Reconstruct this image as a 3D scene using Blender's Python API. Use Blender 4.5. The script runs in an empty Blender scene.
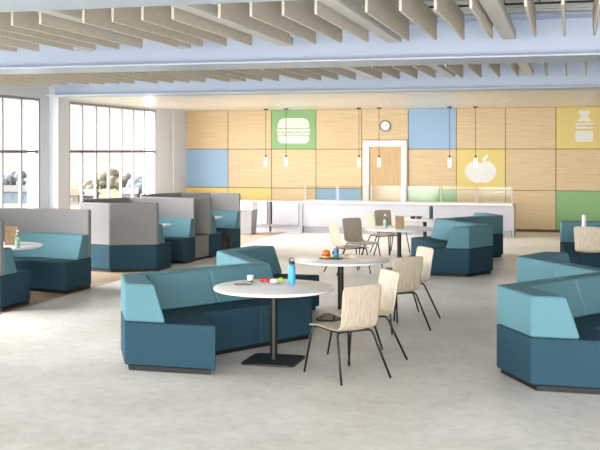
import bpy, bmesh, math, random
from mathutils import Vector, Matrix
random.seed(7)
S = bpy.context.scene
COL = S.collection
PI = math.pi
EYE = 2.05
YAW = math.radians(15.1)

# ------------------------------------------------------------------ camera
cd = bpy.data.cameras.new('camera'); cam = bpy.data.objects.new('camera', cd); COL.objects.link(cam)
cam.location = (0, 0, EYE); cam.rotation_euler = (PI/2, 0, YAW)
cd.sensor_width = 36; cd.lens = 60.0; cd.shift_y = -74/600; cd.clip_end = 2000
S.camera = cam
# ------------------------------------------------------------------ world, exposure
S.view_settings.view_transform = 'Standard'; S.view_settings.look = 'None'
S.view_settings.gamma = 1; S.view_settings.use_curve_mapping = False
S.view_settings.exposure = 1.0
w = bpy.data.worlds.new('world'); S.world = w; w.use_nodes = True
bg = w.node_tree.nodes['Background']
bg.inputs['Color'].default_value = (1.0, 0.965, 0.925, 1); bg.inputs['Strength'].default_value = 0.54
S.cycles.use_denoising = True
S.cycles.max_bounces = 8; S.cycles.diffuse_bounces = 5
S.cycles.sample_clamp_indirect = 6
def area(name, loc, rot, sx, sy, power, color=(1, 1, 1), portal=False):
    d = bpy.data.lights.new(name, 'AREA'); d.shape = 'RECTANGLE'; d.size = sx; d.size_y = sy
    d.energy = power; d.color = color
    if portal: d.cycles.is_portal = True
    o = bpy.data.objects.new(name, d); COL.objects.link(o); o.location = loc; o.rotation_euler = rot
    return o
sun = bpy.data.lights.new('daylight_sun', 'SUN'); sun.energy = 14; sun.angle = math.radians(60); sun.color = (1, .985, .96)
so = bpy.data.objects.new('daylight_sun', sun); COL.objects.link(so)
so.rotation_euler = Vector((1.0, .12, -.60)).to_track_quat('-Z', 'Y').to_euler()

sun2 = bpy.data.lights.new('front_fill_sun', 'SUN'); sun2.energy = 12; sun2.angle = math.radians(110); sun2.color = (1, .985, .96)  # second sun, added as soft fill from behind the camera
so2 = bpy.data.objects.new('front_fill_sun', sun2); COL.objects.link(so2)
so2.rotation_euler = Vector((.28, 1.0, -.34)).to_track_quat('-Z', 'Y').to_euler()

# ------------------------------------------------------------------ materials
def hexc(r, g, b):
    f = lambda c: (c/255/12.92) if c/255 <= .04045 else ((c/255+.055)/1.055)**2.4
    return (f(r), f(g), f(b), 1)
MATS = {}
def mat(name, rgb, rough=.5, metal=0, noise=None, bump=0, spec=.5, scale=40, emit=None, estr=0):
    m = bpy.data.materials.new(name); m.use_nodes = True; nt = m.node_tree
    b = nt.nodes['Principled BSDF']; c = hexc(*rgb)
    b.inputs['Base Color'].default_value = c; b.inputs['Roughness'].default_value = rough
    b.inputs['Metallic'].default_value = metal; b.inputs['Specular IOR Level'].default_value = spec
    if emit:
        b.inputs['Emission Color'].default_value = hexc(*emit); b.inputs['Emission Strength'].default_value = estr
    if noise or bump:
        tc = nt.nodes.new('ShaderNodeTexCoord'); n = nt.nodes.new('ShaderNodeTexNoise')
        n.inputs['Scale'].default_value = scale; n.inputs['Detail'].default_value = 4
        nt.links.new(tc.outputs['Object'], n.inputs['Vector'])
        if noise:
            r = nt.nodes.new('ShaderNodeValToRGB')
            k = 1 - noise
            r.color_ramp.elements[0].position = .35; r.color_ramp.elements[1].position = .65
            r.color_ramp.elements[0].color = (c[0]*k, c[1]*k, c[2]*k, 1)
            r.color_ramp.elements[1].color = (min(1, c[0]*(1+noise*.6)), min(1, c[1]*(1+noise*.6)), min(1, c[2]*(1+noise*.6)), 1)
            nt.links.new(n.outputs['Fac'], r.inputs['Fac']); nt.links.new(r.outputs['Color'], b.inputs['Base Color'])
        if bump:
            bp = nt.nodes.new('ShaderNodeBump'); bp.inputs['Strength'].default_value = bump; bp.inputs['Distance'].default_value = .004
            nt.links.new(n.outputs['Fac'], bp.inputs['Height']); nt.links.new(bp.outputs['Normal'], b.inputs['Normal'])
    MATS[name] = m
    return m
def wood(name, c1, c2, scale=(1, 1, 1), rough=.45, wscale=3.0, detail=5, coord='Object'):
    """grain from stretched noise: long axis where the scale is small"""
    m = bpy.data.materials.new(name); m.use_nodes = True; nt = m.node_tree; b = nt.nodes['Principled BSDF']
    tc = nt.nodes.new('ShaderNodeTexCoord'); mp = nt.nodes.new('ShaderNodeMapping'); mp.inputs['Scale'].default_value = scale
    n = nt.nodes.new('ShaderNodeTexNoise'); n.inputs['Scale'].default_value = wscale; n.inputs['Detail'].default_value = detail
    n.inputs['Distortion'].default_value = .4
    r = nt.nodes.new('ShaderNodeValToRGB'); r.color_ramp.elements[0].position = .3; r.color_ramp.elements[1].position = .7
    r.color_ramp.elements[0].color = hexc(*c1); r.color_ramp.elements[1].color = hexc(*c2)
    nt.links.new(tc.outputs[coord], mp.inputs['Vector']); nt.links.new(mp.outputs['Vector'], n.inputs['Vector'])
    nt.links.new(n.outputs['Fac'], r.inputs['Fac']); nt.links.new(r.outputs['Color'], b.inputs['Base Color'])
    b.inputs['Roughness'].default_value = rough
    MATS[name] = m; return m
def glassy(name, tint=(255, 255, 255), gloss=.08, rough=.02):
    m = bpy.data.materials.new(name); m.use_nodes = True; nt = m.node_tree; nt.nodes.clear()
    o = nt.nodes.new('ShaderNodeOutputMaterial'); mx = nt.nodes.new('ShaderNodeMixShader')
    t = nt.nodes.new('ShaderNodeBsdfTransparent'); g = nt.nodes.new('ShaderNodeBsdfGlossy')
    t.inputs['Color'].default_value = hexc(*tint); g.inputs['Roughness'].default_value = rough
    mx.inputs['Fac'].default_value = gloss
    nt.links.new(t.outputs[0], mx.inputs[1]); nt.links.new(g.outputs[0], mx.inputs[2]); nt.links.new(mx.outputs[0], o.inputs['Surface'])
    MATS[name] = m; return m

M_wall = mat('white_paint', (214, 219, 226), .6)
M_soffit = mat('soffit_satin_white', (236, 232, 225), .3)
M_trimw = mat('trim_white', (236, 236, 236), .4)
M_blue = mat('beam_blue_paint', (186, 199, 217), .4)
M_deck = mat('deck_grey_white', (214, 214, 212), .6)
M_baffle = wood('baffle_weave', (206, 198, 185), (222, 215, 203), (.6, 1.2, 22), .8, 6)
M_black = mat('black_steel', (22, 22, 24), .45)
M_leg = mat('dark_leg_steel', (52, 48, 46), .4, .6)
M_navy = mat('navy_wool', (43, 73, 88), .9, noise=.10, bump=.25, scale=160, spec=.2)
M_teal = mat('teal_wool', (94, 135, 146), .9, noise=.10, bump=.3, scale=160, spec=.2)
M_grey = mat('grey_felt', (134, 133, 133), .95, noise=.05, bump=.3, scale=180, spec=.2)
M_plinth = mat('black_plinth', (12, 12, 13), .6)
M_top = mat('white_laminate', (242, 241, 243), .25)
M_ash = wood('pale_ash_veneer', (180, 166, 146), (204, 192, 173), (26, 26, 1.2), .45, 2.2)
M_oak = wood('oak_panel', (205, 179, 138), (219, 196, 156), (.5, 1, 9), .5, 3.0)
M_oak2 = wood('oak_door_veneer', (192, 160, 114), (206, 176, 130), (9, 1, .5), .5, 3.0)
M_gap = mat('panel_joint_dark', (120, 96, 62), .8)
M_pblue = mat('panel_blue', (150, 182, 214), .5)
M_pgreen = mat('panel_green', (136, 180, 122), .5)
M_pyel = mat('panel_yellow', (222, 200, 122), .5)
M_icon = mat('icon_white', (226, 226, 221), .5)
M_counter = mat('counter_white', (184, 183, 190), .35)
M_frame = mat('window_frame_grey', (140, 140, 142), .5, 0)
M_transom = mat('transom_grey', (96, 94, 94), .5)
M_glass = glassy('window_glass', (254, 254, 255), .025)
M_guard = glassy('guard_glass', (246, 248, 244), .06, .12)
M_chrome = mat('brushed_steel', (190, 190, 195), .3, .9)
M_bulb = mat('lit_frosted_bulb', (255, 250, 235), .4, emit=(255, 246, 226), estr=2.2)
M_lamp = mat('linear_diffuser', (208, 206, 202), .5, emit=(255, 250, 240), estr=.04)
M_down = mat('downlight_lens', (255, 250, 235), .4, emit=(255, 248, 235), estr=1.5)

# concrete floor
def concrete():
    m = bpy.data.materials.new('polished_concrete'); m.use_nodes = True; nt = m.node_tree; b = nt.nodes['Principled BSDF']
    tc = nt.nodes.new('ShaderNodeTexCoord')
    n1 = nt.nodes.new('ShaderNodeTexNoise'); n1.inputs['Scale'].default_value = .9; n1.inputs['Detail'].default_value = 9; n1.inputs['Roughness'].default_value = .62
    n2 = nt.nodes.new('ShaderNodeTexNoise'); n2.inputs['Scale'].default_value = 9; n2.inputs['Detail'].default_value = 7; n2.inputs['Distortion'].default_value = .6
    mx = nt.nodes.new('ShaderNodeMix'); mx.data_type = 'FLOAT'; mx.inputs[0].default_value = .4
    r = nt.nodes.new('ShaderNodeValToRGB'); r.color_ramp.elements[0].position = .34; r.color_ramp.elements[1].position = .62
    r.color_ramp.elements[0].color = hexc(196, 192, 184); r.color_ramp.elements[1].color = hexc(228, 226, 221)
    nt.links.new(tc.outputs['Object'], n1.inputs['Vector']); nt.links.new(tc.outputs['Object'], n2.inputs['Vector'])
    nt.links.new(n1.outputs['Fac'], mx.inputs[2]); nt.links.new(n2.outputs['Fac'], mx.inputs[3])
    nt.links.new(mx.outputs[0], r.inputs['Fac']); nt.links.new(r.outputs['Color'], b.inputs['Base Color'])
    rr = nt.nodes.new('ShaderNodeMapRange'); rr.inputs[3].default_value = .3; rr.inputs[4].default_value = .5
    nt.links.new(n2.outputs['Fac'], rr.inputs[0]); nt.links.new(rr.outputs[0], b.inputs['Roughness'])
    return m
M_conc = concrete()
def planks():
    m = bpy.data.materials.new('wood_plank_floor'); m.use_nodes = True; nt = m.node_tree; b = nt.nodes['Principled BSDF']
    tc = nt.nodes.new('ShaderNodeTexCoord'); mp = nt.nodes.new('ShaderNodeMapping'); mp.inputs['Rotation'].default_value = (0, 0, 0)
    br = nt.nodes.new('ShaderNodeTexBrick'); br.inputs['Scale'].default_value = 1.0
    br.inputs['Brick Width'].default_value = 1.3; br.inputs['Row Height'].default_value = .18; br.inputs['Mortar Size'].default_value = .004
    br.inputs['Color1'].default_value = hexc(200, 180, 152); br.inputs['Color2'].default_value = hexc(164, 142, 114); br.inputs['Mortar'].default_value = hexc(90, 70, 50)
    n = nt.nodes.new('ShaderNodeTexNoise'); n.inputs['Scale'].default_value = 4; n.inputs['Detail'].default_value = 6
    m2 = nt.nodes.new('ShaderNodeMapping'); m2.inputs['Scale'].default_value = (1, 9, 1)
    mx = nt.nodes.new('ShaderNodeMix'); mx.data_type = 'RGBA'; mx.blend_type = 'MULTIPLY'; mx.inputs[0].default_value = .45
    nt.links.new(tc.outputs['Object'], mp.inputs['Vector']); nt.links.new(mp.outputs['Vector'], br.inputs['Vector'])
    nt.links.new(tc.outputs['Object'], m2.inputs['Vector']); nt.links.new(m2.outputs['Vector'], n.inputs['Vector'])
    nt.links.new(br.outputs['Color'], mx.inputs[6]); nt.links.new(n.outputs['Color'], mx.inputs[7])
    nt.links.new(mx.outputs[2], b.inputs['Base Color']); b.inputs['Roughness'].default_value = .4
    return m
M_plank = planks()

# ------------------------------------------------------------------ geometry helpers
def new_bm(): return bmesh.new()
def bx(bm, x0, x1, y0, y1, z0, z1):
    vs = [bm.verts.new(p) for p in ((x0,y0,z0),(x1,y0,z0),(x1,y1,z0),(x0,y1,z0),(x0,y0,z1),(x1,y0,z1),(x1,y1,z1),(x0,y1,z1))]
    for f in ((0,3,2,1),(4,5,6,7),(0,1,5,4),(1,2,6,5),(2,3,7,6),(3,0,4,7)): bm.faces.new([vs[i] for i in f])
    return vs
def prism(bm, pts, z0, z1):
    """pts ccw (x,y)"""
    lo = [bm.verts.new((x, y, z0)) for x, y in pts]; hi = [bm.verts.new((x, y, z1)) for x, y in pts]
    n = len(pts)
    bm.faces.new(lo[::-1]); bm.faces.new(hi)
    for i in range(n): bm.faces.new((lo[i], lo[(i+1) % n], hi[(i+1) % n], hi[i]))
def lathe(bm, prof, n=32, cx=0, cy=0):
    rings = []
    for r, z in prof:
        if r < 1e-5: rings.append([bm.verts.new((cx, cy, z))])
        else: rings.append([bm.verts.new((cx + r*math.cos(2*PI*i/n), cy + r*math.sin(2*PI*i/n), z)) for i in range(n)])
    for a, b in zip(rings, rings[1:]):
        if len(a) == 1 and len(b) == 1: continue
        for i in range(n):
            j = (i+1) % n
            if len(a) == 1: bm.faces.new((a[0], b[j], b[i]))
            elif len(b) == 1: bm.faces.new((a[i], a[j], b[0]))
            else: bm.faces.new((a[i], a[j], b[j], b[i]))
def tube(bm, pts, r, n=10):
    pts = [Vector(p) for p in pts]; rings = []
    up = None
    for i, p in enumerate(pts):
        if i == 0: t = pts[1]-p
        elif i == len(pts)-1: t = p-pts[i-1]
        else: t = (pts[i+1]-p).normalized() + (p-pts[i-1]).normalized()
        t.normalize()
        if up is None:
            up = Vector((0, 0, 1)) if abs(t.z) < .9 else Vector((1, 0, 0))
        a = (up - t*up.dot(t)).normalized(); b = t.cross(a); up = a
        rings.append([bm.verts.new(p + (a*math.cos(2*PI*k/n) + b*math.sin(2*PI*k/n))*r) for k in range(n)])
    for a, b in zip(rings, rings[1:]):
        for k in range(n): bm.faces.new((a[k], a[(k+1) % n], b[(k+1) % n], b[k]))
    bm.faces.new(rings[0][::-1]); bm.faces.new(rings[-1])
def curve_pts(pts, r=.04, k=5):
    """round the inner corners of a polyline"""
    P = [Vector(p) for p in pts]; out = [P[0]]
    for i in range(1, len(P)-1):
        a = (P[i-1]-P[i]).normalized()*r + P[i]; b = (P[i+1]-P[i]).normalized()*r + P[i]
        for j in range(k+1):
            t = j/k; out.append(a*(1-t)**2 + P[i]*2*t*(1-t) + b*t*t)
    out.append(P[-1]); return out
def band(bm, outer, inner, f0b, f0t, f1b, f1t, z0, z1):
    """solid swept along two plan polylines; fractions 0=outer 1=inner at bottom/top"""
    L = lambda o, i, f, z: (o[0]+(i[0]-o[0])*f, o[1]+(i[1]-o[1])*f, z)
    rings = []
    for o, i in zip(outer, inner):
        rings.append([bm.verts.new(p) for p in (L(o,i,f0b,z0), L(o,i,f1b,z0), L(o,i,f1t,z1), L(o,i,f0t,z1))])
    for a, b in zip(rings, rings[1:]):
        for k in range(4): bm.faces.new((a[k], a[(k+1) % 4], b[(k+1) % 4], b[k]))
    bm.faces.new(rings[0][::-1]); bm.faces.new(rings[-1])
def obj(name, bm, m, parent=None, smooth=False, bevel=0, seg=3, loc=None):
    bmesh.ops.recalc_face_normals(bm, faces=bm.faces[:])
    me = bpy.data.meshes.new(name); bm.to_mesh(me); bm.free()
    if m: me.materials.append(m)
    o = bpy.data.objects.new(name, me); COL.objects.link(o)
    if parent: o.parent = parent
    if loc: o.location = loc
    if smooth:
        for p in me.polygons: p.use_smooth = True
    if bevel:
        b = o.modifiers.new('bevel', 'BEVEL'); b.width = bevel; b.segments = seg; b.limit_method = 'ANGLE'; b.angle_limit = math.radians(25)
        for p in me.polygons: p.use_smooth = True
        wn = o.modifiers.new('wn', 'WEIGHTED_NORMAL'); wn.keep_sharp = False
    return o
def smooth_by_angle(o, deg=40):
    me = o.data
    for p in me.polygons: p.use_smooth = True
    b = bmesh.new(); b.from_mesh(me)
    for e in b.edges:
        if len(e.link_faces) == 2 and e.calc_face_angle(0) > math.radians(deg): e.smooth = False
    b.to_mesh(me); b.free()
def tag(o, label, cat, group=None, kind=None):
    o['label'] = label; o['category'] = cat
    if group: o['group'] = group
    if kind: o['kind'] = kind
    return o
def thing(name, label, cat, loc=(0, 0, 0), rz=0, group=None):
    o = bpy.data.objects.new(name, None); COL.objects.link(o); o.empty_display_size = .1
    o.location = loc; o.rotation_euler = (0, 0, rz)
    return tag(o, label, cat, group)
def struct(name, bm, m, **k):
    o = obj(name, bm, m, **k); o['kind'] = 'structure'; return o
def dup(root, loc, rz, label, group=None):
    r = root.copy(); COL.objects.link(r); r.location = loc; r.rotation_euler = (0, 0, rz); r['label'] = label
    if group: r['group'] = group
    for ch in list(root.children):
        c = ch.copy(); COL.objects.link(c); c.parent = r
        for g in ch.children:
            d = g.copy(); COL.objects.link(d); d.parent = c
    return r

# ================================================================== STRUCTURE
WX = -10.3; PX = -10.3; BY = 26.0; CZ = 3.15; DZ = 3.665; RX = 9.0
FX = -6.9        # edge of the wood floor
b = new_bm(); bx(b, FX, RX, -2, BY, -.1, 0); struct('floor', b, M_conc)
b = new_bm(); bx(b, WX, FX, -2, BY, -.1, 0); o = struct('floor_planks', b, M_plank)
# back wall core
b = new_bm(); bx(b, WX-.3, RX, BY, BY+.3, -.1, DZ+.3); struct('wall_back', b, M_gap)
# left wall with two openings (and a third out of frame)
wins = [(7.6, 12.3), (13.4, 18.1), (19.3, 23.95)]
WZ0, WZ1 = .35, 3.11
b = new_bm()
bx(b, WX-.3, WX, -2, BY, -.1, WZ0); bx(b, WX-.3, WX, -2, BY, WZ1, DZ+.3)
ys = [-2] + [v for p in wins for v in p] + [BY]
for k in range(0, len(ys), 2): bx(b, WX-.3, WX, ys[k], ys[k+1], WZ0, WZ1)
struct('wall_left', b, M_wall)
b = new_bm(); bx(b, WX, WX+.22, 18.42, 18.9, 0, DZ); struct('trim_1', b, M_wall, bevel=.01)
b = new_bm(); bx(b, WX, WX+.03, 25.05, BY, 0, CZ); struct('trim_2', b, M_wall, bevel=.01)
for n, (y0, y1) in enumerate(wins):
    wr = bpy.data.objects.new('window_%d' % (n+1), None); COL.objects.link(wr); wr['kind'] = 'structure'; wr.location = (WX-.06, y0, WZ0)
    b = new_bm(); t = .05; dx = .05
    W = y1-y0; H = WZ1-WZ0
    bx(b, -dx, dx, 0, W, 0, t); bx(b, -dx, dx, 0, W, H-t, H); bx(b, -dx, dx, 0, t, t, H-t); bx(b, -dx, dx, W-t, W, t, H-t)
    obj('window_frame', b, M_frame, wr)
    zt = 2.04-WZ0
    b = new_bm(); bx(b, -.035, .035, t, W-t, zt-.025, zt+.025); obj('transom', b, M_transom, wr)
    k = 7; g = W/k
    for i in range(1, k):
        b = new_bm(); bx(b, -.03, .03, i*g-.022, i*g+.022, t, zt-.026); bx(b, -.03, .03, i*g-.022, i*g+.022, zt+.026, H-t)
        obj('mullion', b, M_frame, wr)
    b = new_bm(); bx(b, -.006, .006, t, W-t, t, H-t); obj('glass_pane', b, M_glass, wr)
    b = new_bm(); bx(b, .061, .2, -.05, W+.05, -.04, -.001); obj('window_sill', b, M_trimw, wr)
# roof deck: ribbed steel, ribs running across the room
b = new_bm()
y = -2.0; prof = []
while y < 18.6:
    prof += [(y, DZ), (y+.09, DZ), (y+.11, DZ+.05), (y+.2, DZ+.05), (y+.22, DZ)]; y += .22
lo = [(b.verts.new((WX, yy, zz)), b.verts.new((RX, yy, zz))) for yy, zz in prof]
for p, q in zip(lo, lo[1:]): b.faces.new((p[0], p[1], q[1], q[0]))
struct('ceiling', b, M_deck)
# lowered soffit over the servery
b = new_bm(); bx(b, WX, RX, 18.55, BY, CZ, CZ+.1); struct('ceiling_soffit', b, M_soffit)
# beams
for n, (y0, y1) in enumerate([(6.1, 7.05), (11.93, 12.80), (17.9, 18.65)]):
    yc = (y0+y1)/2
    o = None
    names = ['front', 'middle', 'rear']
    b = new_bm()
    bw = WX if n < 2 else -10.07
    bx(b, bw, RX, y0, y1, CZ-.0, CZ+.025); bx(b, bw, RX, yc-.06, yc+.06, CZ+.025, DZ-.035); bx(b, bw, RX, yc-.38, yc+.38, DZ-.035, DZ)
    o = obj('ceiling_beam', b, M_blue, bevel=.006, seg=2)
    if n == 2: o.location.z = -.003
    tag(o, ['pale blue steel ceiling beam nearest the viewer, across the top edge', 'pale blue steel ceiling beam between the two rows of baffles',
            'pale blue steel ceiling beam at the edge of the lowered white ceiling'][n], 'beam', 'blue ceiling beams')
    o['kind'] = 'structure'

b = new_bm(); bx(b, RX, RX+.3, -2, BY, -.1, DZ+.3); struct('wall_right_light_block', b, mat('grey_low_bounce', (120, 122, 126), .7))  # unseen wall added to block side light, grey to cut its bounce
# back wall panels : 1.245 x 1.05
PW = 1.245; g = .009
colour = {(0,0): M_pyel,(1,0): M_pyel,(2,0): M_oak,(3,0): M_pblue,(5,0): M_pgreen,(6,0): M_oak,(7,0): M_oak,(8,0): M_pgreen,
          (0,1): M_pblue,(6,1): M_pyel,(2,2): M_pgreen,(5,2): M_pblue,(8,2): M_pyel}
DX0, DX1 = -5.26, -4.11
for c in range(15):
    for r in range(3):
        x0 = PX + .0 + c*PW; x1 = x0 + PW
        z0 = r*1.05; z1 = z0+1.05
        if c == 4 and r < 2: continue
        zz0 = z0
        if c == 4: zz0 = 2.34
        m = colour.get((c, r), M_oak)
        b = new_bm(); bx(b, x0+g, x1-g, BY-.03, BY-.002, max(zz0, .06)+g, z1-(g if r < 2 else .004))
        o = obj('wall_panel', b, m); o['kind'] = 'structure'
        tagm = {M_pyel: 'yellow', M_pblue: 'blue', M_pgreen: 'green'}.get(m, 'oak')
for x0, x1 in ((PX+4*PW+g, DX0-.005), (DX1+.005, PX+5*PW-g)):
    if x1 > x0+.01:
        b = new_bm(); bx(b, x0, x1, BY-.03, BY-.002, .07, 2.34-g); o = obj('wall_panel', b, M_oak); o['kind'] = 'structure'
# door
dr = bpy.data.objects.new('door_1', None); COL.objects.link(dr); dr['kind'] = 'structure'; dr.location = (DX0, BY-.06, 0)
dw = DX1-DX0
b = new_bm(); bx(b, 0, .15, -.03, .05, 0, 2.33); bx(b, dw-.15, dw, -.03, .05, 0, 2.33); bx(b, .15, dw-.15, -.03, .05, 2.16, 2.33); obj('door_frame', b, M_trimw, dr, bevel=.006)
b = new_bm(); bx(b, .155, dw-.155, .0, .045, .01, 2.155); obj('door_leaf', b, M_oak2, dr)
b = new_bm(); tube(b, [(.24, 0, 1.0), (.24, -.05, 1.0), (.36, -.05, 1.0)], .011); obj('door_handle', b, M_chrome, dr)

# ================================================================== CEILING BAFFLES AND LINEAR LIGHTS
LZ = 3.335; PER = 1.33; BZ = 3.235; BH = .27
def baffle_mesh():
    b = new_bm(); bx(b, -.013, .013, 0, 2.3, 0, BH)
    return b
b0 = obj('ceiling_baffle', baffle_mesh(), M_baffle, bevel=.003, seg=1)
first = True
ordw = ['first', 'second', 'third', 'fourth', 'fifth', 'sixth', 'seventh', 'eighth', 'ninth']
for row, (yy, ng, rn, rl) in enumerate([(8.4, 6, 'nearer row', 'nearer row'), (14.02, 8, 'farther row', 'farther row')]):
    for gi in range(ng):
        gx = -.35 - PER*gi
        if gi == 0: pos = 'right of all the linear lights'
        else: pos = '%s set from the right' % ordw[gi]
        if gi == 0: pos = 'rightmost set'
        for k in range(4):
            X = gx + k*.295
            if X < WX+.1: continue
            if row == 0 and X < -6.9: continue
            lab = 'beige ceiling baffle, %s row, %s, %s baffle from left' % (rl.split()[0], pos, ordw[k])
            if first: o = b0; first = False
            else: o = b0.copy(); COL.objects.link(o)
            o.location = (X, yy, BZ)
            tag(o, lab, 'ceiling baffle', 'hanging baffles of the %s' % rl)
for yy, nm in ((8.95, 'nearer row of baffles, front end'), (10.25, 'nearer row of baffles, rear end'), (14.6, 'farther row of baffles, front end'), (15.8, 'farther row of baffles, rear end')):
    b = new_bm(); bx(b, WX+.05, 1.4, yy-.018, yy+.018, BZ+BH+.01, BZ+BH+.028)
    x = -9.6
    while x < 1.2:
        bx(b, x-.006, x+.006, yy-.006, yy+.006, BZ+BH+.0285, DZ); x += 1.33
    o = obj('hanging_rail', b, M_black); tag(o, 'thin black hanging rail above the %s' % nm, 'rail')
lamp0 = None
for row, (y0, ng, rl) in enumerate([(7.25, 5, 'nearer row'), (13.02, 8, 'farther row')]):
    for gi in range(ng):
        cx = -.675 - PER*gi
        if cx < WX+.3: continue
        lab = 'long white linear ceiling light among the baffles, %s from the right, %s' % (ordw[gi], rl)
        if lamp0 is None:
            lamp0 = thing('linear_light', lab, 'ceiling light', (cx, y0, LZ), 0, 'linear lights between the baffles')
            b = new_bm(); bx(b, -.08, .08, 0, 4.5, .012, .10); obj('housing', b, M_deck, lamp0, bevel=.004, seg=1)
            b = new_bm(); bx(b, -.074, .074, .01, 4.49, 0, .0115); obj('diffuser', b, M_lamp, lamp0)
            for q in (.8, 3.7):
                b = new_bm(); bx(b, -.005, .005, q, q+.01, .101, DZ-LZ-.001); obj('suspension_wire', b, M_black, lamp0)
        else: dup(lamp0, (cx, y0, LZ), 0, lab)

# ================================================================== LOW SOFAS
def sofa_module(name, label, outer, inner, origin, flip=False, group=None, back=True, screen=False, htop=.81, fb=(.46, .33)):
    """plan polylines in world; parts are built around the origin"""
    t = thing(name, label, 'sofa' if not screen else 'booth', (origin[0], origin[1], 0), 0, group)
    O = [(x-origin[0], y-origin[1]) for x, y in outer]; I = [(x-origin[0], y-origin[1]) for x, y in inner]
    b = new_bm(); band(b, O, I, 0, 0, 1, 1, .045, .45); obj('seat_base', b, M_navy, t, bevel=.02)
    b = new_bm(); band(b, O, I, .05, .05, .94, .94, 0, .045); obj('plinth', b, M_plinth, t)
    if screen:
        b = new_bm(); band(b, O, I, .0, .0, .12, .12, .452, 1.17); obj('privacy_screen', b, M_grey, t, bevel=.025, seg=4)
        b = new_bm(); band(b, O, I,   .125, .125, .55, .36, .452, .80); obj('backrest', b, M_teal, t, bevel=.016)
    else:
        b = new_bm(); band(b, O, I, 0, 0, fb[0], fb[1], .452, htop); obj('backrest', b, M_teal, t, bevel=.026, seg=4)
    return t
def lerp(a, b, f): return (a[0]+(b[0]-a[0])*f, a[1]+(b[1]-a[1])*f)
def zigzag(x_near, y_near, mx, prefix, grp, W_=.88, dv=(0, 0)):
    """x_near,y_near = outer corner of the near end face; mx=+1 seat to the right, -1 seat to the left"""
    o = [(0, 0), (-.34, .64), (.60, 1.965)]
    i = [(W_+.03, 0), (W_-.35, .64), (W_+.44, 1.965)]
    def tr(p, mirror):
        x, y = p
        if mirror: y = 3.93-y
        return (x_near + mx*x, y_near + y)
    for mirror, word in ((False, 'near'), (True, 'far')):
        oo = [tr(p, mirror) for p in o]; ii = [tr(p, mirror) for p in i]
        if mirror:
            oo[1] = (oo[1][0]+dv[0], oo[1][1]+dv[1]); ii[1] = (ii[1][0]+dv[0]*.5, ii[1][1]+dv[1]*.6)
        fo, fi = .47, .50
        om = lerp(oo[1], oo[2], fo); im = lerp(ii[1], ii[2], fi)
        e = .0025
        om1 = lerp(oo[1], oo[2], fo-e); im1 = lerp(ii[1], ii[2], fi-e)
        om2 = lerp(oo[1], oo[2], fo+e); im2 = lerp(ii[1], ii[2], fi+e)
        oe = lerp(oo[1], oo[2], .997); ie = lerp(ii[1], ii[2], .997)
        sofa_module('modular_sofa', prefix[(word, 'corner')], [oo[0], oo[1], om1], [ii[0], ii[1], im1], oo[1], group=grp)
        sofa_module('modular_sofa', prefix[(word, 'straight')], [om2, oe], [im2, ie], om2, group=grp)
zigzag(-4.03, 8.62, 1, {
    ('near', 'corner'): 'angled end module of the front left teal sofa run, nearest the viewer',
    ('near', 'straight'): 'straight teal sofa module directly behind the nearest round table',
    ('far', 'corner'): 'angled end module at the far end of the front left sofa run',
    ('far', 'straight'): 'straight teal sofa module in the middle bend of the front left sofa run'}, 'front left zigzag sofa run', dv=(.12, -.17))
zigzag(-.32, 8.78, 1, {
    ('near', 'corner'): 'angled end module of the right hand sofa run, lowest in the right corner',
    ('near', 'straight'): 'straight teal sofa module at the right edge, next to the near right corner module',
    ('far', 'corner'): 'angled far module of the right hand sofa run with its back towards the viewer',
    ('far', 'straight'): 'straight teal module between the two corner modules of the right hand sofa run'}, 'right hand zigzag sofa run', dv=(.05, 0))
zigzag(-1.58, 16.42, -1, {
    ('near', 'corner'): 'angled near module of the middle sofa run in front of the servery, seat facing left',
    ('near', 'straight'): 'straight module behind the near corner of the middle sofa run, facing left',
    ('far', 'corner'): 'farthest angled module of the middle sofa run, close to the white counter',
    ('far', 'straight'): 'straight module joined to the farthest corner of the middle sofa run'}, 'middle zigzag sofa run', .82)
sofa_module('modular_sofa', 'dark teal straight sofa at the far right behind the lone wooden chair',
            [(-.17, 18.42), (2.3, 18.5)], [(-.1, 17.62), (2.35, 17.7)], (-.17, 18.42))

# ================================================================== HIGH BOOTHS
def booth(label, o, i):
    return sofa_module('booth_sofa', label, o, i, o[0], group='high screened booths along the windows', screen=True)
booth('teal booth with grey screens at the left edge, round white table inside',
      [(-7.0, 11.30), (-7.75, 11.1), (-8.6, 11.3), (-9.3, 12.1), (-9.3, 12.95), (-8.65, 13.75), (-7.8, 13.9), (-6.94, 13.70)],
      [(-7.0, 12.05), (-7.6, 11.9), (-8.15, 12.0), (-8.5, 12.3), (-8.5, 12.75), (-8.15, 13.05), (-7.6, 13.08), (-6.96, 12.93)])
o2 = [(-6.78, 15.8), (-7.5, 15.45), (-8.15, 15.6), (-8.5, 16.4), (-8.5, 16.9), (-8.15, 17.6), (-7.5, 17.66), (-6.73, 17.47)]
i2 = [(-6.78, 16.45), (-7.4, 16.12), (-7.8, 16.18), (-8.1, 16.45), (-8.1, 16.8), (-7.8, 17.05), (-7.4, 17.1), (-6.76, 16.95)]
booth('middle grey screened booth showing its outer wall, dark teal base', o2, i2)
booth('farthest grey screened booth, with a backpack leaning on its seat', [(-6.64, 18.04), (-7.36, 17.73), (-8.01, 17.86), (-8.36, 18.64), (-8.36, 19.1), (-8.01, 19.89), (-7.36, 20.04), (-6.59, 19.71)], [(x+.14, y+2.24) for x, y in i2])
b = new_bm(); prism(b, [(-6.74, 17.50), (-6.66, 18.0), (-7.15, 17.69)], .05, .45)
o = obj('divider_box', b, M_grey, bevel=.01); o.location = (0, 0, 0)
t = thing('divider_box', 'low light grey box wedged between the middle and farthest booths', 'storage box', (-6.74, 17.5, 0))
o.name = 'box_body'; o.parent = t; o.location = (6.74, -17.5, 0)
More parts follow.
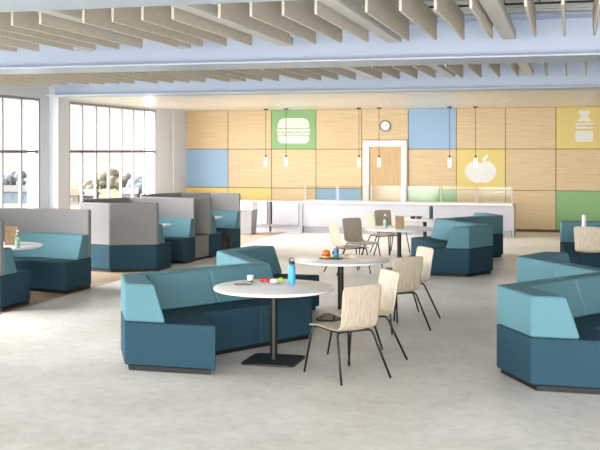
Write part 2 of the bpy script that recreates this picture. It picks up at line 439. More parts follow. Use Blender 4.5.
b = new_bm(); prism(b, [(-.02, .03), (.04, .44), (-.42, .19)], 0, .05); obj('plinth', b, M_plinth, t)

# ================================================================== TABLES
def rounded_rect(w, d, r, n=6):
    pts = []
    for cx, cy, a0 in ((w/2-r, d/2-r, 0), (-w/2+r, d/2-r, 90), (-w/2+r, -d/2+r, 180), (w/2-r, -d/2+r, 270)):
        for k in range(n+1):
            a = math.radians(a0+90*k/n); pts.append((cx+r*math.cos(a), cy+r*math.sin(a)))
    return pts
TH = .728
def round_table(label, x, y, R=.59, group='round pedestal tables'):
    t = thing('round_table', label, 'table', (x, y, 0), 0, group)
    b = new_bm(); lathe(b, [(0, TH-.028), (R-.012, TH-.028), (R-.002, TH-.022), (R, TH-.012), (R-.002, TH-.003), (R-.008, TH), (0, TH)], 72)
    o = obj('table_top', b, M_top, t); smooth_by_angle(o, 30)
    b = new_bm(); lathe(b, [(0, .02), (.036, .02), (.036, TH-.045), (0, TH-.045)], 28); o = obj('post', b, M_black, t); smooth_by_angle(o, 40)
    b = new_bm(); prism(b, rounded_rect(.2, .2, .02), TH-.044, TH-.0285); obj('mounting_plate', b, M_black, t)
    b = new_bm(); prism(b, rounded_rect(.53, .53, .07), 0.001, .018); obj('base_plate', b, M_black, t, bevel=.004, seg=2)
    return t
T1 = (-2.79, 9.36); T2 = (-2.71, 11.96); T3 = (-2.83, 17.03); T4 = (-2.75, 19.6); T5 = (.78, 17.3)
round_table('round white table nearest the viewer, with a blue water bottle on it', *T1)
round_table('round white table second from the viewer, with a colourful drink can', *T2)
round_table('round white table with a brown paper bag, in front of the counter', *T3)
round_table('farthest round white table, with a slim dark bottle on it', *T4)
round_table('round white table at the right edge behind the lone chair', *T5)
round_table('round white table inside the left edge booth', -7.70, 12.46, .57)
def booth_table(label, x0, x1, y):
    t = thing('booth_table', label, 'table', (x1, y, 0))
    b = new_bm(); prism(b, [(p[0]-(x1-x0)/2, p[1]) for p in rounded_rect(x1-x0, .56, .06)], TH-.03, TH); obj('table_top', b, M_top, t, bevel=.004)
    b = new_bm(); lathe(b, [(0, .02), (.035, .02), (.035, TH-.03), (0, TH-.03)], 20, -(x1-x0)/2, 0); obj('post', b, M_black, t, smooth=False)
    b = new_bm(); prism(b, [(p[0]-(x1-x0)/2, p[1]) for p in rounded_rect(.45, .45, .05)], .001, .019); obj('base_plate', b, M_black, t)
booth_table('small white table sticking out inside the middle booth', -7.95, -6.98, 16.68)
booth_table('small white table sticking out inside the farthest booth', -7.8, -6.8, 18.95)

# ================================================================== CHAIRS
def make_chair(label, loc, rz, group):
    t = thing('dining_chair', label, 'chair', loc, rz, group)
    # local: +y is the way the sitter faces
    prof = [(.315, .428), (.305, .444), (.24, .452), (.09, .447), (-.06, .438), (-.13, .441), (-.175, .458), (-.2, .492), (-.213, .54), (-.222, .60), (-.232, .68), (-.246, .78), (-.262, .862)]
    # resample
    P = [Vector((0, a, c)) for a, c in prof]; nx = 9
    def width(k):
        f = k/(len(P)-1)
        return .218 - .012*math.sin(f*PI) - (.006 if k == 0 else 0)
    b = new_bm(); grid = []
    for k, p in enumerate(P):
        if k == 0: tn = P[1]-p
        elif k == len(P)-1: tn = p-P[k-1]
        else: tn = P[k+1]-P[k-1]
        tn.normalize(); nrm = Vector((0, -tn.z, tn.y)) * -1
        rowt = []; rowb = []
        for j in range(nx):
            s = j/(nx-1)*2-1
            x = s*width(k)
            dish = .014*(s*s) * (1 if 2 < k < 7 else .7)
            q = p + Vector((x, 0, 0)) + (Vector((0, 0, dish)) if k < 7 else Vector((0, dish, 0)))
            # rounded top corners
            if k == len(P)-1: q.z -= .012*abs(s)**8
            rowt.append(q)
        grid.append(rowt)
    th = .012
    vt = [[b.verts.new(q) for q in r] for r in grid]
    for a, c in zip(vt, vt[1:]):
        for j in range(nx-1): b.faces.new((a[j], a[j+1], c[j+1], c[j]))
    sh = obj('seat_shell', b, M_ash, t, smooth=True)
    so = sh.modifiers.new('solid', 'SOLIDIFY'); so.thickness = th; so.offset = 1
    ss = sh.modifiers.new('sub', 'SUBSURF'); ss.levels = 1; ss.render_levels = 1
    for sx in (-1, 1):
        b = new_bm(); tube(b, curve_pts([(sx*.05, .22, .43), (sx*.20, .255, .43), (sx*.255, .31, .006)], .035), .0105); obj('leg', b, M_leg, t, smooth=True)
        b = new_bm(); tube(b, curve_pts([(sx*.05, -.10, .425), (sx*.19, -.13, .425), (sx*.27, -.31, .006)], .04), .0105); obj('leg', b, M_leg, t, smooth=True)
    b = new_bm()
    for sx in (-1, 1): tube(b, [(sx*.16, .2, .43), (sx*.165, -.13, .425)], .008)
    tube(b, [(-.16, .19, .43), (.16, .19, .43)], .008); tube(b, [(-.16, -.12, .425), (.16, -.12, .425)], .008)
    obj('seat_frame', b, M_leg, t, smooth=True)
    return t
def face(dx, dy): return math.atan2(-dx, dy)
chair0 = make_chair('pale wooden chair at the right of the nearest round table, closest to the viewer', (-1.97, 8.92, 0), face(-.74, .67), 'chairs at the two front round tables')
G1 = 'chairs at the two front round tables'
dup(chair0, (-1.95, 9.76, 0), face(-.80, -.60), 'second pale wooden chair at the nearest round table, mostly hidden behind the closest one', G1)
dup(chair0, (-1.94, 11.40, 0), face(-.72, .70), 'darker backed wooden chair at the second round table, third of the four from the viewer', G1)
dup(chair0, (-1.94, 12.27, 0), face(-.80, -.60), 'farthest of the four front chairs, light backrest turned to the teal sofa', G1)
G2 = 'chairs at the two rear round tables'
def mid(x, y, dx, dy, lab): dup(chair0, (x, y, 0), face(dx, dy), lab, G2)
mid(-3.60, 16.38, .8, .6, 'leftmost pale wooden chair beside the table with the paper bag')
mid(-3.57, 17.3, .75, -.66, 'pale wooden chair second from left, front of backrest towards us, at the paper bag table')
mid(-3.50, 18.95, .8, .6, 'pale wooden chair half hidden behind the clear bottle, left of the farthest table')
mid(-3.48, 19.85, .75, -.66, 'farthest pale wooden chair, close to the white counter front')
dup(chair0, (.32, 16.68, 0), face(.2, .97), 'lone wooden chair with its back to us at the far right round table', 'chair at the far right table')

# ================================================================== SERVERY
CY0, CY1 = 24.2, 24.95
t = thing('serving_counter', 'long white serving counter with glass guard in front of the wood panelled wall', 'counter', (-6.48, CY0, 0))
L = 5.17
b = new_bm(); bx(b, .01, L-.01, .02, .75, .16, .755); obj('counter_body', b, M_counter, t)
b = new_bm(); bx(b, .03, L-.03, .05, .7, 0, .16); obj('plinth', b, mat('counter_kick_shaded', (160, 159, 165), .5), t)  # shade below the counter body put into a darker kick colour
b = new_bm(); bx(b, 0, L, -.03, .78, .755, .79); obj('worktop', b, M_top, t, bevel=.004)
b = new_bm(); bx(b, -.03, .009, -.01, .75, 0, .754); bx(b, L-.009, L+.03, -.01, .75, 0, .754); obj('end_panel', b, M_counter, t)
t = thing('glass_guard', 'frosted glass sneeze guard with white posts standing on the serving counter', 'glass guard', (-6.48, CY0+.22, .79))
n = 6; gp = L/n
for k in range(n+1):
    b = new_bm(); x = min(max(k*gp, .03), L-.03); bx(b, x-.013, x+.013, -.013, .013, 0, .40); obj('post', b, M_counter, t)
for k in range(n):
    b = new_bm(); bx(b, k*gp+.05, (k+1)*gp-.05, -.006, .006, .04, .395); obj('glass_pane', b, M_guard, t)
# low cabinets to the left of the counter
cab0 = None
for k, (x0, x1, lab) in enumerate([(-7.33, -6.53, 'low white cabinet beside the left end of the serving counter, right of the bin'),
                                   (-8.15, -7.35, 'low white cabinet directly behind the grey waste bin'),
                                   (-8.97, -8.17, 'low white cabinet left of the bin, beside the farthest booth')]):
    if cab0 is None:
        cab0 = thing('low_cabinet', lab, 'cabinet', (x0, CY0+.05, 0), 0, 'white low cabinets')
        b = new_bm(); bx(b, .0, .8, .03, .6, .14, .78); obj('cabinet_body', b, M_counter, cab0)
        b = new_bm(); bx(b, .02, .78, .06, .55, 0, .14); obj('plinth', b, M_counter, cab0)
        d = new_bm(); bx(d, .06, .74, .0, .028, .19, .76); dd = obj('door', d, M_counter, cab0, bevel=.004)
        h = new_bm(); bx(h, .015, .045, .0, .028, .2, .76); obj('pull_strip', h, M_leg, cab0)
    else: dup(cab0, (x0, CY0+.05, 0), 0, lab)
# waste bin
t = thing('waste_bin', 'light grey waste bin with a pale square hood lid in front of the cabinets', 'bin', (-7.73, 23.55, 0))
M_bin = mat('bin_grey', (146, 144, 147), .5)
b = new_bm()
lo_ = [b.verts.new((s*.19, q*.19, 0.0)) for s, q in ((-1,-1),(1,-1),(1,1),(-1,1))]; hi_ = [b.verts.new((s*.225, q*.225, .60)) for s, q in ((-1,-1),(1,-1),(1,1),(-1,1))]
b.faces.new(lo_[::-1]); b.faces.new(hi_)
for k in range(4): b.faces.new((lo_[k], lo_[(k+1) % 4], hi_[(k+1) % 4], hi_[k]))
obj('bin_body', b, M_bin, t, bevel=.012)
b = new_bm()
lo_ = [b.verts.new((s*.245, q*.245, .602)) for s, q in ((-1,-1),(1,-1),(1,1),(-1,1))]; hi_ = [b.verts.new((s*.20, q*.20, .80)) for s, q in ((-1,-1),(1,-1),(1,1),(-1,1))]
b.faces.new(lo_[::-1]); b.faces.new(hi_)
for k in range(4): b.faces.new((lo_[k], lo_[(k+1) % 4], hi_[(k+1) % 4], hi_[k]))
obj('bin_lid', b, M_top, t, bevel=.012)
# pendants
pend = [-7.67, -7.12, -5.19, -4.67, -2.89, -2.25]
pl = ['leftmost pendant lamp on a thin cord', 'second pendant from the left, hanging before the burger panel', 'pendant hanging just left of the door',
      'pendant hanging in front of the door', 'pendant hanging before the blue panel edge', 'rightmost pendant, hanging before the apple panel']
p0 = None
for x, lab in zip(pend, pl):
    if p0 is None:
        p0 = thing('pendant_lamp', lab, 'pendant lamp', (x, 25.0, CZ), 0, 'pendant lamps over the servery')
        b = new_bm(); lathe(b, [(0, -.03), (.055, -.03), (.06, 0), (0, 0)], 24); obj('ceiling_rose', b, M_black, p0)
        b = new_bm(); tube(b, [(0, 0, -.03), (0, 0, -1.22)], .006, 8); obj('cord', b, M_black, p0)
        b = new_bm(); lathe(b, [(0, -1.28), (.026, -1.28), (.026, -1.22), (.012, -1.2), (0, -1.2)], 20); obj('lamp_socket', b, mat('brass_socket', (120, 96, 60), .4, .7), p0)
        b = new_bm(); lathe(b, [(0, -1.50), (.028, -1.50), (.034, -1.485), (.034, -1.30), (.03, -1.281), (0, -1.281)], 24); obj('lamp_shade', b, M_bulb, p0, smooth=True)
    else: dup(p0, (x, 25.0, CZ), 0, lab)
# wall clock
t = thing('wall_clock', 'round silver wall clock above the door', 'clock', (-4.68, BY-.035, 2.71))
def disc(bm, r, y0, y1, n=40, cx=0, cz=0):
    a = [bm.verts.new((cx+r*math.cos(2*PI*i/n), y0, cz+r*math.sin(2*PI*i/n))) for i in range(n)]
    c = [bm.verts.new((cx+r*math.cos(2*PI*i/n), y1, cz+r*math.sin(2*PI*i/n))) for i in range(n)]
    bm.faces.new(a); bm.faces.new(c[::-1])
    for i in range(n): bm.faces.new((a[i], a[(i+1) % n], c[(i+1) % n], c[i]))
b = new_bm(); disc(b, .152, -.035, 0); obj('clock_case', b, mat('clock_rim_grey', (108, 108, 112), .4, .4), t, bevel=.006)
b = new_bm(); disc(b, .118, -.040, -.0355); obj('clock_face', b, M_top, t)
b = new_bm()
for k in range(12):
    a = k*PI/6; c, s = math.cos(a), math.sin(a)
    q = [(c*.095-s*.004, s*.095+c*.004), (c*.095+s*.004, s*.095-c*.004), (c*.11+s*.004, s*.11-c*.004), (c*.11-s*.004, s*.11+c*.004)]
    b.faces.new([b.verts.new((x, -.0412, z)) for x, z in q])
obj('hour_marks', b, M_black, t)
b = new_bm()
for a, l in ((math.radians(45), .085), (math.radians(200), .06)):
    tube(b, [(0, -.045, 0), (l*math.cos(a), -.045, l*math.sin(a))], .004, 6)
obj('clock_hands', b, M_black, t)
# flat emblems on the panels
def emblem(name, label, polys, cx, cz, m=M_icon, extra=None):
    t = thing(name, label, 'wall emblem', (cx, BY-.031, cz))
    b = new_bm()
    for poly in polys:
        f = [b.verts.new((x, -.006, z)) for x, z in poly]; c = [b.verts.new((x, 0, z)) for x, z in poly]
        b.faces.new(f); b.faces.new(c[::-1]); nn = len(poly)
        for i in range(nn): b.faces.new((f[i], f[(i+1) % nn], c[(i+1) % nn], c[i]))
    obj('emblem_shape', b, m, t)
    if extra:
        b = new_bm()
        for poly in extra[0]: b.faces.new([b.verts.new((x, -.0085, z)) for x, z in poly])
        obj(extra[2], b, extra[1], t)
    return t
def rr(x0, x1, z0, z1, r, rt=None):
    """rounded rectangle: r bottom radius, rt top radius"""
    rt = r if rt is None else rt; pts = []
    for cx, cz, a0, q in ((x1-rt, z1-rt, 0, rt), (x0+rt, z1-rt, 90, rt), (x0+r, z0+r, 180, r), (x1-r, z0+r, 270, r)):
        for k in range(8):
            a = math.radians(a0+90*k/7); pts.append((cx+q*math.cos(a), cz+q*math.sin(a)))
    return pts
pc = lambda c: PX+PW*(c+.5)
burger = [rr(-.44, .44, .07, .335, .03, .19), rr(-.465, .465, -.03, .048, .036), rr(-.45, .45, -.13, -.05, .03), rr(-.44, .44, -.345, -.15, .14, .03)]
seeds = [rr(x-.02, x+.02, z-.007, z+.007, .0069) for x, z in ((-.25,.22),(-.13,.26),(0,.22),(.13,.26),(.25,.22),(-.06,.17),(.08,.17),(-.32,.16),(.31,.16))]
zig = []
for x in (-.23, 0, .23):
    zig.append([(x-.11, -.05), (x, -.10), (x+.11, -.05), (x+.11, -.065), (x, -.118), (x-.11, -.065)])
emblem('burger_emblem', 'white hamburger shape on the green wall panel', burger, pc(2), 2.60, extra=(seeds+zig, M_pgreen, 'seed_marks'))
def apple():
    pts = []
    for k in range(64):
        a = 2*PI*k/64; x = math.sin(a); z = math.cos(a)
        r = .33
        X = .40*x*(1-.10*max(0, -z)) ; Z = .31*z
        if z > 0: Z -= .085*math.exp(-(x/.28)**2)
        else: Z += .04*math.exp(-(x/.22)**2)
        pts.append((X, Z))
    return pts
leaf = [(.03, .25), (.05, .34), (.12, .42), (.2, .455), (.185, .37), (.12, .29)]
emblem('apple_emblem', 'white apple shape on the yellow wall panel', [apple(), leaf], pc(6)-.0, 1.52)
bot = [[(-.14, .31), (-.09, .24), (-.09, .20), (-.18, .09), (.18, .09), (.09, .20), (.09, .24), (.14, .31), (.13, .36), (-.13, .36)],
       rr(-.215, .215, .0, .05, .012), rr(-.215, .215, -.09, -.04, .012), rr(-.215, .215, -.42, -.14, .03)]
emblem('bottle_emblem', 'white drink bottle shape on the yellow panel at the top right', bot, -.31+.66, 2.70)
# soffit downlights
d0 = None
for k, (x, y) in enumerate([(-9.2, 22.5), (-6.6, 22.5), (-4.0, 22.5), (-1.4, 22.5)]):
    lab = 'small round recessed downlight in the lowered ceiling, %s from the left' % ordw[k]
    if d0 is None:
        d0 = thing('downlight', lab, 'downlight', (x, y, CZ), 0, 'recessed downlights')
        b = new_bm(); lathe(b, [(.045, -.004), (.06, -.004), (.06, .0), (.045, 0)], 28); obj('trim_ring', b, M_trimw, d0)
        b = new_bm(); lathe(b, [(0, -.003), (.044, -.003), (.044, -.001), (0, -.001)], 28); obj('lens', b, M_down, d0)
    else: dup(d0, (x, y, CZ), 0, lab)
    area('downlight_lamp', (x, y, CZ-.02), (0, 0, 0), .5, .5, 11, (1, .97, .93))

# ================================================================== SMALL THINGS ON THE TABLES
def lob(name, label, cat, prof, m, loc, n=28, group=None):
    b = new_bm(); lathe(b, prof, n); o = obj(name, b, m); o.location = loc; smooth_by_angle(o, 50); tag(o, label, cat, group); return o
# blue flask
M_blueb = mat('bright_blue_enamel', (58, 164, 226), .35)
t = thing('water_bottle', 'bright blue water bottle with black loop lid on the nearest round table', 'bottle', (T1[0]+.12, T1[1]+.22, TH))
b = new_bm(); lathe(b, [(0, 0), (.033, 0), (.037, .004), (.037, .165), (.03, .188), (.024, .195), (0, .195)], 32); o = obj('bottle_body', b, M_blueb, t); smooth_by_angle(o)
b = new_bm(); lathe(b, [(0, .196), (.029, .196), (.029, .22), (.026, .224), (0, .224)], 28); o = obj('bottle_cap', b, M_black, t); smooth_by_angle(o)
b = new_bm(); tube(b, [(.026*math.cos(PI*k/10), 0, .222+.04*math.sin(PI*k/10)) for k in range(11)], .0042, 8); obj('carry_loop', b, M_black, t, smooth=True)
# cup
M_cup = mat('pale_blue_paper', (206, 228, 240), .5)
t = thing('paper_cup', 'small pale blue and white paper cup on the nearest table', 'cup', (T1[0]-.30, T1[1]+.18, TH))
b = new_bm(); lathe(b, [(0, 0), (.027, 0), (.034, .075), (.0345, .078), (.032, .078), (.026, .006), (0, .006)], 28); o = obj('cup_body', b, M_cup, t); smooth_by_angle(o)
b = new_bm(); lathe(b, [(.0281, .006), (.0305, .03), (.0308, .03), (.0285, .006)], 28); obj('printed_band', b, mat('olive_print', (120, 130, 40), .5), t)
# knife / dark phone
b = new_bm(); prism(b, rounded_rect(.17, .075, .012), 0, .009); o = obj('smartphone', b, mat('phone_grey', (84, 84, 88), .3), bevel=.002, seg=2)
o.location = (T1[0]-.33, T1[1]+.04, TH+.0005); o.rotation_euler = (0, 0, .35); tag(o, 'dark grey phone lying flat on the nearest table by the paper cup', 'phone')
# plate with berries + lime
t = thing('plate', 'white oval plate holding fruit on the nearest round table', 'plate', (T1[0]-.10, T1[1]+.22, TH), .15)
b = new_bm(); lathe(b, [(0, .004), (.07, .004), (.1, .012), (.102, .014), (.098, .0155), (.07, .0075), (0, .0075)], 36); o = obj('plate_dish', b, M_top, t); o.scale = (1.45, .95, 1); smooth_by_angle(o, 60)
M_red = mat('strawberry_red', (206, 70, 60), .35, noise=.3, scale=120)
M_leaf = mat('fresh_green', (90, 140, 40), .5)
def berry(x, y, z, s, lab, rot):
    t = thing('strawberry', lab, 'strawberry', (x, y, z), rot, 'strawberries on the oval plate')
    b = new_bm(); lathe(b, [(0, 0), (.010*s, .002), (.019*s, .014), (.022*s, .026), (.017*s, .035), (.006*s, .038), (0, .038)], 20); obj('berry_flesh', b, M_red, t, smooth=True)
    b = new_bm()
    for k in range(6):
        a = k*PI/3; b.faces.new([b.verts.new(p) for p in ((0, 0, .041), (.006*math.cos(a-.6), .006*math.sin(a-.6), .041), (.018*math.cos(a), .018*math.sin(a), .036), (.006*math.cos(a+.6), .006*math.sin(a+.6), .041))])
    obj('berry_leaves', b, M_leaf, t)
px, py = T1[0]-.10, T1[1]+.22
berry(px-.09, py-.005, TH+.0085, 1.5, 'red strawberry at the left end of the oval plate', .2)
berry(px-.045, py+.045, TH+.0085, 1.5, 'red strawberry at the back of the oval plate', 1)
berry(px-.03, py-.035, TH+.0085, 1.4, 'red strawberry nearest the viewer on the oval plate', 2)
b = new_bm(); prism(b, [(-.03, -.025), (.03, -.04), (.048, .0), (.03, .045), (-.02, .04)], 0, .036); o = obj('folded_napkin', b, M_top, bevel=.008)
o.location = (px+.03, py-.005, TH+.0085); tag(o, 'crumpled white napkin in the middle of the oval plate', 'napkin')
t = thing('green_apple', 'small lime green fruit at the right end of the oval plate', 'fruit', (px+.105, py+.01, TH+.0115))
b = new_bm(); bmesh.ops.create_uvsphere(b, u_segments=20, v_segments=14, radius=.026); bmesh.ops.translate(b, verts=b.verts[:], vec=(0, 0, .024))
obj('fruit_flesh', b, mat('lime_green', (150, 190, 50), .35), t, smooth=True)
b = new_bm(); tube(b, [(0, 0, .047), (.003, 0, .058)], .002, 6); obj('stem', b, M_leg, t)
# second table : tray with burger, can, wrap
tx, ty = T2[0]-.12, T2[1]+.0
b = new_bm(); prism(b, rounded_rect(.28, .2, .03), 0, .006); o = obj('serving_tray', b, M_black, bevel=.002, seg=1); o.location = (tx, ty, TH+.0005); tag(o, 'thin black tray under the snack and can on the second round table', 'tray')
t = thing('burger_snack', 'orange bun snack on the black tray of the second round table', 'food', (tx-.065, ty, TH+.0072))
b = new_bm(); lathe(b, [(0, .045), (.05, .045), (.05, .062), (.042, .085), (.02, .097), (0, .099)], 24); obj('top_bun', b, mat('bun_orange', (214, 120, 40), .5), t, smooth=True)
b = new_bm(); lathe(b, [(0, .026), (.056, .028), (.054, .044), (0, .0445)], 16); obj('filling', b, mat('filling_red', (170, 70, 40), .5), t, smooth=True)
b = new_bm(); lathe(b, [(0, 0), (.045, 0), (.05, .012), (.05, .0255), (0, .0255)], 24); obj('bottom_bun', b, mat('bun_yellow', (226, 176, 80), .5), t, smooth=True)
t = thing('drink_can', 'blue and green drink can on the second round table', 'can', (tx+.06, ty+.01, TH+.0072))
b = new_bm(); lathe(b, [(0, 0), (.026, 0), (.032, .008), (.032, .06), (0, .06)], 28); o = obj('can_lower_band', b, mat('can_green', (70, 150, 130), .3, .3), t); smooth_by_angle(o)
b = new_bm(); lathe(b, [(0, .0602), (.032, .0602), (.032, .112), (.027, .122), (0, .122)], 28); o = obj('can_upper_band', b, mat('can_blue', (50, 90, 160), .3, .3), t); smooth_by_angle(o)
b = new_bm(); lathe(b, [(0, .1222), (.026, .1222), (.026, .124), (0, .1235)], 28); obj('can_lid', b, M_chrome, t)
t = thing('wrapped_sandwich', 'beige wrapped sandwich on the second round table, right of the can', 'food', (tx+.22, ty+.12, TH), .4)
b = new_bm(); prism(b, rounded_rect(.15, .08, .02), 0, .04); obj('bread', b, mat('bread_beige', (206, 186, 148), .8), t, bevel=.012)
b = new_bm(); bx(b, -.03, .076, -.043, .043, -.0, .043); obj('paper_wrap', b, mat('wrap_cream', (226, 216, 190), .7), t, bevel=.008)
# third table : clear bottle + paper bag ; booth: same kinds
M_clear = glassy('clear_plastic', (226, 240, 244), .15, .08)
M_label = mat('green_label', (160, 200, 160), .5)
def drink_bottle(label, loc, s=1.0):
    t = thing('drink_bottle', label, 'bottle', loc)
    b = new_bm(); lathe(b, [(0, 0), (.03*s, 0), (.034*s, .01*s), (.034*s, .14*s), (.026*s, .175*s), (.013*s, .2*s), (.013*s, .215*s), (0, .215*s)], 28); o = obj('bottle_body', b, M_clear, t); smooth_by_angle(o)
    b = new_bm(); lathe(b, [(.0345*s, .05*s), (.035*s, .05*s), (.035*s, .12*s), (.0345*s, .12*s)], 28); obj('bottle_label', b, M_label, t)
    b = new_bm(); lathe(b, [(0, .003), (.031*s, .003), (.031*s, .135*s), (0, .135*s)], 24); obj('drink', b, mat('pale_drink', (190, 214, 206), .3), t)
    b = new_bm(); lathe(b, [(0, .2155*s), (.0155*s, .2155*s), (.0155*s, .238*s), (0, .238*s)], 20); obj('bottle_cap', b, M_trimw, t)
M_kraft = mat('kraft_paper', (176, 146, 112), .8, noise=.2, bump=.4, scale=25)
def paper_bag(label, loc, rz, s=1.0):
    b = new_bm(); w_, d_ = .075*s, .05*s; rings = []
    for z, k in ((0, 1), (.1*s, 1.02), (.17*s, 1.0), (.2*s, .97), (.21*s, .95)):
        rings.append([b.verts.new((x*w_*k, y*d_*k*(1-z*1.2), z + (.008 if (abs(y) < .5 and z > .19) else 0))) for x, y in ((-1,-1),(0,-1.05),(1,-1),(1.0-z*.6,0),(1,1),(0,1.05),(-1,1),(-1+z*.6,0))])
    for a, c in zip(rings, rings[1:]):
        for i in range(8): b.faces.new((a[i], a[(i+1) % 8], c[(i+1) % 8], c[i]))
    b.faces.new(rings[0][::-1])
    # the open top is folded over
    b.faces.new(rings[-1])
    o = obj('paper_bag', b, M_kraft); o.location = loc; o.rotation_euler = (0, 0, rz); tag(o, label, 'paper bag'); return o
drink_bottle('clear bottle with green label on the paper bag table', (T3[0]-.22, T3[1]-.12, TH))
paper_bag('brown paper bag standing on a round table before the counter', (T3[0]+.03, T3[1]-.12, TH), .2)
drink_bottle('clear bottle with green label on the left booth table', (-7.305, 12.22, TH))
paper_bag('brown paper bag standing on the left booth table', (-7.62, 12.6, TH), .4, 1.2)
lob('thermos_bottle', 'slim dark navy bottle standing on the farthest round table', 'bottle', [(0, 0), (.036, 0), (.038, .005), (.038, .2), (.032, .22), (.032, .245), (0, .248)], mat('navy_enamel', (46, 60, 82), .4), (T4[0]+.13, T4[1]-.05, TH))
t = thing('sunglasses_case', 'black folded sunglasses lying on the farthest round table', 'sunglasses', (T4[0]-.16, T4[1]-.1, TH))
t.name = 'sunglasses'
b = new_bm()
for sx in (-1, 1): lathe(b, [(0, .0), (.045, .0), (.05, .02), (.045, .04), (0, .045)], 18, sx*.06, 0)
obj('lens', b, M_black, t, smooth=True)
b = new_bm(); tube(b, [(-.11, .03, .035), (.13, .05, .035)], .008); tube(b, [(.11, .0, .035), (-.1, .06, .03)], .008); obj('temple_arm', b, M_black, t, smooth=True)
lob('white_bottle', 'slim pale pinkish bottle on the far right round table, above the lone chair', 'bottle', [(0, 0), (.036, 0), (.038, .005), (.038, .2), (.034, .215), (.034, .25), (0, .252)], mat('pale_pink_enamel', (240, 228, 236), .4), (T5[0]-.55, T5[1]+.1, TH))
# backpack by the farthest booth
t = thing('backpack', 'black backpack standing against the seat of the farthest booth', 'backpack', (-6.72, 18.98, 0), .1)
M_bag = mat('black_nylon', (34, 32, 34), .7, bump=.4, scale=90)
b = new_bm(); rings = []
for z, w_, d_ in ((0, .13, .08), (.06, .155, .095), (.2, .16, .1), (.34, .15, .085), (.42, .11, .06), (.45, .05, .03)):
    rings.append([b.verts.new((w_*math.copysign(abs(math.cos(a))**.6, math.cos(a)), d_*math.copysign(abs(math.sin(a))**.6, math.sin(a)), z)) for a in [2*PI*k/20 for k in range(20)]])
for a, c in zip(rings, rings[1:]):
    for k in range(20): b.faces.new((a[k], a[(k+1) % 20], c[(k+1) % 20], c[k]))
b.faces.new(rings[0][::-1]); b.faces.new(rings[-1]); obj('bag_body', b, M_bag, t, smooth=True)
b = new_bm(); prism(b, [(p[0], p[1]-.115) for p in rounded_rect(.2, .06, .02)], .05, .23); obj('front_pocket', b, mat('dark_brown_nylon', (62, 50, 46), .7), t, bevel=.02)
for sx in (-1, 1):
    b = new_bm(); tube(b, curve_pts([(sx*.05, .06, .41), (sx*.16, -.08, .44), (sx*.17, -.12, .2), (sx*.12, -.1, .03)], .05), .011); obj('shoulder_strap', b, M_bag, t, smooth=True)
b = new_bm(); tube(b, [(.035*math.cos(PI*k/8), 0, .44+.045*math.sin(PI*k/8)) for k in range(9)], .007); obj('grab_handle', b, M_bag, t, smooth=True)

# ================================================================== OUTSIDE
M_grass = mat('mown_grass', (86, 90, 66), .9, noise=.2, scale=.05)
b = new_bm(); bx(b, -520, WX-8, -20, 420, -11.6, -11.5); o = struct('ground_outside', b, M_grass)
M_tree = [mat('tree_green_%d' % k, c, .9, noise=.35, scale=.8) for k, c in enumerate([(74, 78, 68), (84, 79, 68), (70, 78, 84)])]
M_trunk = mat('bark', (90, 76, 62), .9)
def tree(label, x, y, h, w_, mi, seed):
    rnd = random.Random(seed)
    t = thing('tree', label, 'tree', (x, y, -11.5), 0, 'trees beyond the field')
    b = new_bm(); lathe(b, [(0, 0), (.4, 0), (.25, h*.5), (0, h*.5)], 8); obj('trunk', b, M_trunk, t)
    b = new_bm()
    for k in range(16):
        r = w_*(.24+.14*rnd.random())
        mtx = Matrix.Translation((rnd.uniform(-.5, .5)*w_*.9, rnd.uniform(-.5, .5)*w_*.9, h*rnd.uniform(.38, .82))) @ Matrix.Diagonal((1, 1, .95, 1))
        res = bmesh.ops.create_icosphere(b, subdivisions=3, radius=r, matrix=mtx)
        for v in res['verts']: v.co += Vector((rnd.uniform(-1, 1), rnd.uniform(-1, 1), rnd.uniform(-1, 1)))*.12
    obj('crown', b, M_tree[mi], t, smooth=True)
def out(px, d):
    u = (px-300)/1000; lat = u*d
    return (lat*math.cos(YAW) - d*math.sin(YAW), lat*math.sin(YAW) + d*math.cos(YAW))
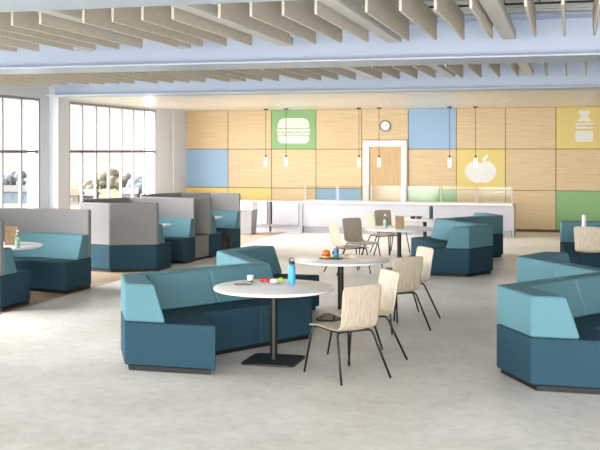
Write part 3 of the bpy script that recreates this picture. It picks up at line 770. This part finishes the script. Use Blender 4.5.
spots = [(-2, 5.4, 9, 2, 'bluish bushy tree at the left edge of the left window'), (6, 5.0, 9, 2, 'grey blue tree in the left pane of the left window'), (17, 5.6, 9, 2, 'broad bluish tree in the middle pane of the left window'),
         (30, 5.2, 9, 2, 'bluish tree right of the middle pane of the left window'), (38, 5.6, 8, 2, 'bluish tree in the last pane of the left window'),
         (90, 5.0, 6, 1, 'low olive tree behind the white shed in the right window'), (101, 6.6, 9, 1, 'tall brownish green tree in the right window'), (112, 7.0, 10, 1, 'largest brownish tree at the centre of the right window'), (119, 6.0, 8, 1, 'brownish tree at the right of the central clump'),
         (128, 5.6, 8, 2, 'pale blue green tree right of the central clump'), (137, 5.9, 9, 2, 'blue green tree above the far houses'), (147, 5.2, 9, 2, 'blue green tree near the right end of the window'), (156, 4.8, 8, 2, 'last distant tree at the right end of the right window')]
for k, (px_, h, w_, mi, lab) in enumerate(spots):
    dd = 322+17*((k*2) % 5); x, y = out(px_, dd); tree(lab, x, y, h*.66*(1+.003*(dd-285)), w_*.62, mi, 100+k)
M_house = mat('house_render', (98, 94, 90), .8); M_roof = mat('house_roof', (96, 72, 58), .8); M_pane = mat('house_pane', (70, 76, 86), .2)
def house(label, px_, d, w_, h, wallm, roofm, fl=1):
    x, y = out(px_, d); t = thing('house', label, 'building', (x, y, -11.5), YAW, 'buildings beyond the field')
    b = new_bm(); bx(b, -w_/2, w_/2, -3, 3, 0, h); obj('house_wall', b, wallm, t)
    b = new_bm(); vs = [b.verts.new(p) for p in ((-w_/2-.4, -3.4, h), (w_/2+.4, -3.4, h), (w_/2+.4, 3.4, h), (-w_/2-.4, 3.4, h), (-w_/2-.2, 0, h+1.6), (w_/2+.2, 0, h+1.6))]
    for f in ((0,1,5,4), (2,3,4,5), (0,4,3), (1,2,5), (0,3,2,1)): b.faces.new([vs[i] for i in f])
    obj('roof', b, roofm, t)
    n_ = max(2, int(w_/2.2))
    for k in range(n_):
        xx = -w_/2 + (k+.5)*w_/n_
        b = new_bm(); bx(b, xx-.4, xx+.4, -3.06, -3.01, h*.35, h*.75); obj('window', b, M_pane, t)
house('dark low building outside at the left end of the right window', 73, 255, 4.0, 2.4, mat('brown_cladding', (104, 92, 86), .8), M_roof)
house('pale shed outside beside the dark building', 86, 262, 5.5, 2.0, M_house, M_house)
house('white house beneath the blue green trees outside', 130, 262, 4.4, 2.4, M_house, mat('slate_roof', (80, 84, 92), .8))
house('small pale house outside near the right end of the window', 152, 270, 3.6, 2.2, M_house, mat('slate_roof_pale', (90, 90, 96), .8))
house('blue grey hall beyond the field in the left window', 16, 262, 12, 3.0, mat('blue_cladding', (76, 88, 100), .8), mat('dark_roof', (72, 70, 68), .8))
